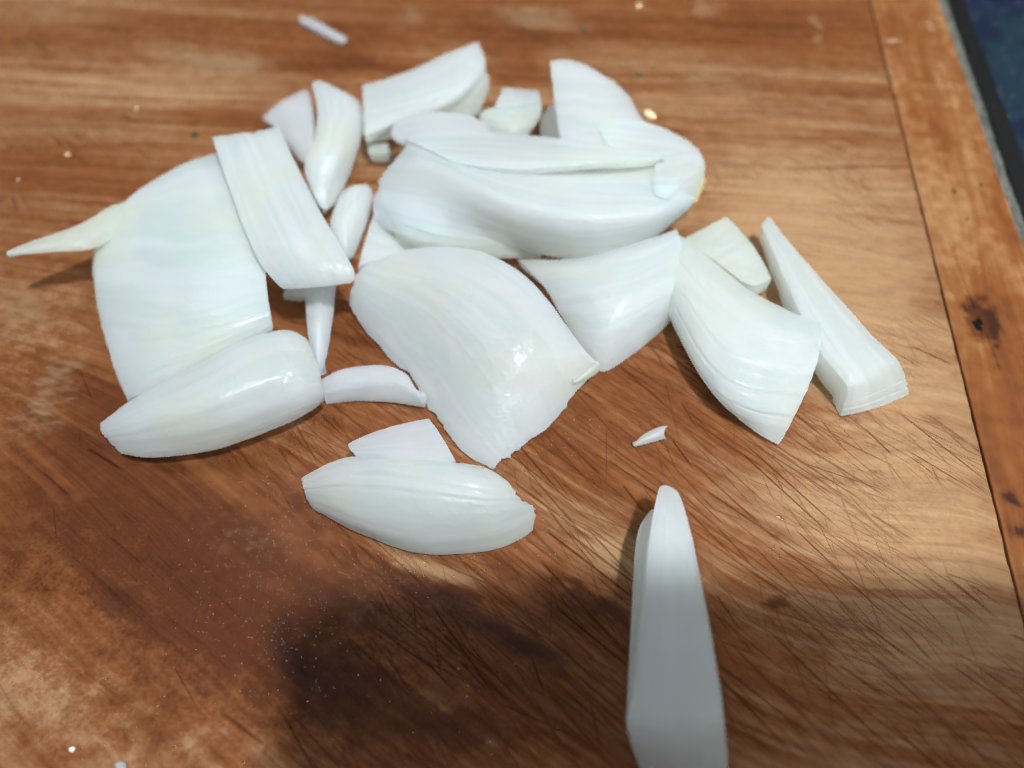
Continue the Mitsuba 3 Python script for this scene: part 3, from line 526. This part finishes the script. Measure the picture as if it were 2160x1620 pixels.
     [[[16.1,76.1,8],[13,68.6,9],[12.5,58.5,11],[12.2,48,13],[11.9,36.7,15],[12,29.9,14]],[[18.3,76.2,9],[18.7,68.1,11],[19.1,58.5,13],[19.3,47.9,16],[19.3,36.9,18],[19.8,30.3,17]],[[21.7,76.3,7],[23.9,69.9,8],[25.7,60.3,10],[27.2,49.7,13],[28.6,38.7,15],[29.9,32,14]]]),
    ('onion_shred', 'tiny pointed onion shred alone on the board at centre right', 'onion shred', 'onion_flesh', 1.2, 0.38, (0, 0, 0, 0), None, None,
     [[[12.1,95.9,1.2],[14.8,99,2.2],[18.1,100.9,2.6],[20.5,101.9,2]],[[12.2,95.6,1.2],[15.2,97.1,2.8],[18.5,98.8,3],[19.4,99.8,2.4]],[[12.6,95.8,0.6],[15.7,96.6,1],[18.6,97.7,1.2],[20.2,98.5,1]]]),
    ('onion_shred', 'bent onion shred lying alone at the top left of the board', 'onion shred', 'onion_pearl', 1.5, 0.38, (0, 0, 0, 0), None, None,
     [[[-123.9,275.4,2],[-115.5,270.6,2.8],[-106.3,264.1,2.8],[-101.1,261.4,2]],[[-122.9,271.4,2.4],[-114.8,265.7,3.2],[-105.8,259.7,3.2],[-101.3,257.9,2.4]],[[-123.3,270.9,0.8],[-116.5,265.8,1],[-107.4,259.8,1],[-103.1,257.9,0.8]]]),
    ('onion_shred', 'onion shred cut off by the bottom edge of the picture at left', 'onion shred', 'onion_flesh', 1.5, 0.38, (0, 0, 0, 0), None, None,
     [[[-85.5,13.2,2],[-84.3,13.5,2.3],[-83.3,13.5,2]],[[-84.8,11.5,2],[-83.5,11.4,2.3],[-82.5,11.6,2]]]),
]


def dome():
    """The free surface of a drop: a half sphere of 48 faces."""
    v, f = [[0, 0, 1.]], []
    for i, t in enumerate((.4, .8, 1.2, 1.5)):
        v += [[math.sin(t) * math.cos(a), math.sin(t) * math.sin(a), math.cos(t)] for a in np.arange(8) * math.pi / 4]
    f = [(0, 1 + j, 1 + (j + 1) % 8) for j in range(8)]
    for i in range(3):
        for j in range(8):
            a, b = 1 + 8 * i + j, 1 + 8 * i + (j + 1) % 8
            f += [(a, a + 8, b + 8), (a, b + 8, b)]
    return np.array(v), np.array(f)


def inside(mat):
    return {'interior': ref(mat + '_inside')} if mat + '_inside' in scene else {}


for i, (key, label, cat, mat, thick, bev, jag, layers, part, grid) in enumerate(PIECES):
    if label is not None:
        root = numbered(key)
        tag(root, label, cat)
        if part is None:
            mesh, uv = petal(grid, thick, jag, bev, i * 11 + 3, layers or (), key == 'onion_spear' and part is None)
            scene[root] = mikit.ply(mesh, mat, smooth=True, uv=uv, **inside(mat))
            continue
    k = numbered(root + '__' + part)
    mesh, uv = petal(grid, thick, jag, bev, i * 11 + 3, layers or (), key == 'onion_spear' and part is None)
    scene[k] = mikit.ply(mesh, mat, smooth=True, uv=uv, **inside(mat))

# ---------------------------------------------------------------- crumbs, flecks, water
CRUMBS = [
    ('herb_fleck', 'dark green herb fleck near the top edge left of centre right', -12.9, 275.6, 1.0, (1.2, 0.9, 0.6), 'herb'),
    ('herb_fleck', 'dark green herb fleck behind the upright back petal', 9.0, 248.3, 1.15, (1.1, 0.9, 0.6), 'herb'),
    ('herb_fleck', 'dark green herb fleck left of the flat onion bar', -140.5, 202.8, 1.1, (1.1, 1, 0.6), 'herb'),
    ('herb_fleck', 'brown green fleck on the end strip, largest of three there', 106.1, 196.1, 0.8, (0.8, 1.1, 0.5), 'herb_dry'),
    ('herb_fleck', 'tiny brown fleck on the end strip nearest the grey edge', 114.8, 200.0, 0.55, (1, 0.8, 0.5), 'herb_dry'),
    ('herb_fleck', 'thin slanted fleck on the end strip below the other two', 107.4, 184.3, 0.65, (1.3, 0.5, 0.4), 'herb_dry'),
    ('garlic_crumb', 'large yellow crumb behind the low rounded petal', 13.1, 225.3, 2.0, (1.1, 0.85, 0.6), 'crumb'),
    ('garlic_crumb', 'yellow crumb at the top edge of the picture', 7.2, 293.3, 1.1, (1.1, 0.9, 0.6), 'crumb'),
    ('garlic_crumb', 'tiny yellow crumb at the far left of the board', -180.6, 189.2, 0.75, (1.1, 0.9, 0.6), 'crumb'),
    ('garlic_crumb', 'tiny yellow crumb above the herb fleck at left', -166.9, 215.1, 0.6, (1.1, 0.8, 0.5), 'crumb'),
    ('garlic_crumb', 'tiny white crumb near the bottom left corner', -96.1, 14.6, 0.55, (1, 0.8, 0.5), 'crumb_white'),
    ('garlic_crumb', 'minute pale crumb by the left picture edge', -191.7, 175.6, 0.35, (1, 0.8, 0.5), 'crumb_white'),
]
for i, (key, label, x, y, r, sc, mat) in enumerate(CRUMBS):
    k = numbered(key)
    tag(k, label, 'herb fleck' if key == 'herb_fleck' else 'crumb')
    scene[k] = mikit.ply(lump(x, y, r, sc, i + 1), mat, smooth=True)

rng = np.random.default_rng(77)
cv, cfaces = dome()
vs, fs, n0 = [], [], 0
for cx, cy, sx, sy, count, r0 in [(-71, 61, 9.0, 10.4, 420, 0.17), (-61, 44, 6.6, 8.8, 240, 0.17), (-43, 56, 6.0, 2.4, 110, 0.16), (-40, 60, 7.2, 4.0, 60, 0.17), (-26, 63, 9.0, 2.4, 50, 0.16), (-11, 89, 4.8, 6.4, 50, 0.16), (-51, 74, 3.6, 4.8, 30, 0.16), (-7, 72, 3.6, 4.8, 24, 0.15), (-70, 89, 3.6, 4.8, 30, 0.15), (-22, 31, 15.0, 8.0, 50, 0.17), (46, 81, 0.5, 0.2, 4, 0.34), (-85, 23, 12.0, 8.0, 40, 0.17), (45, 74, 1.8, 2.4, 3, 0.2), (-4, 100, 5.4, 5.6, 30, 0.15)]:
    for _ in range(count):
        x, y = cx + sx * np.clip(rng.normal(), -2, 2), cy + sy * np.clip(rng.normal(), -2, 2)
        r = r0 * rng.uniform(.5, 1.3)
        a = rng.uniform(0, 6.3)
        w = cv * [r * rng.uniform(.8, 1.6), r, r * .45]
        w[:, :2] = w[:, :2] @ np.array([[math.cos(a), math.sin(a)], [-math.sin(a), math.cos(a)]])
        vs.append(w + [x, y, .13])
        fs.append(cfaces + n0)
        n0 += len(cv)
scene['water_droplets'] = mikit.ply(trimesh.Trimesh(np.vstack(vs) * MM, np.vstack(fs), process=False), 'water', smooth=True)
tag('water_droplets', 'fine glinting droplets of onion juice on the dark wood', 'water droplets', kind='stuff')

# ---------------------------------------------------------------- outside the picture: the phone that takes it, and the lamps
right_v = np.cross(VIEW, UP)
right_v /= np.linalg.norm(right_v)
up_v = np.cross(right_v, VIEW)
frame = np.eye(4)
frame[:3, 0], frame[:3, 1], frame[:3, 2] = right_v, up_v, -VIEW / np.linalg.norm(VIEW)
frame[:3, 3] = CAM
a = np.linspace(0, 2 * np.pi, 48, endpoint=False)
px = np.sign(np.cos(a)) * np.abs(np.cos(a)) ** .25 * 80 + 76
py = np.sign(np.sin(a)) * np.abs(np.sin(a)) ** .25 * 38 - 14
tag('phone', 'black phone held over the board, outside the picture', 'phone')
scene['phone'] = {**mikit.ply(slab(np.c_[px, py], 1.5, 10, 2.0), 'phone_black'), 'to_world': T(frame)}

bulb = trimesh.creation.icosphere(3, .045)
bulb.apply_translation(LAMP)
scene['ceiling_bulb'] = {**mikit.ply(bulb, 'fixture', smooth=True), 'emitter': {'type': 'area', 'radiance': rgb(*LAMP_RADIANCE)}}
tag('ceiling_bulb', 'small bright ceiling bulb above the cook, outside the picture', 'lamp')
pan = trimesh.creation.box(extents=[1.2, .30, .03])
pan.apply_translation(FILL)
scene['ceiling_panel'] = {**mikit.ply(pan, 'fixture'), 'emitter': {'type': 'area', 'radiance': rgb(*FILL_RADIANCE)}}
tag('ceiling_panel', 'long dim ceiling panel lamp over the far counter, outside the picture', 'lamp')
side = trimesh.creation.box(extents=[.03, 1.0, .45])
side.apply_transform(trimesh.transformations.rotation_matrix(-math.atan2(1.35, 1.45) * .9, [0, 1, 0]))
side.apply_translation(SIDE)
scene['wall_panel'] = {**mikit.ply(side, 'fixture'), 'emitter': {'type': 'area', 'radiance': rgb(*SIDE_RADIANCE)}}
tag('wall_panel', 'dim tilted panel lamp to the right, outside the picture', 'lamp')
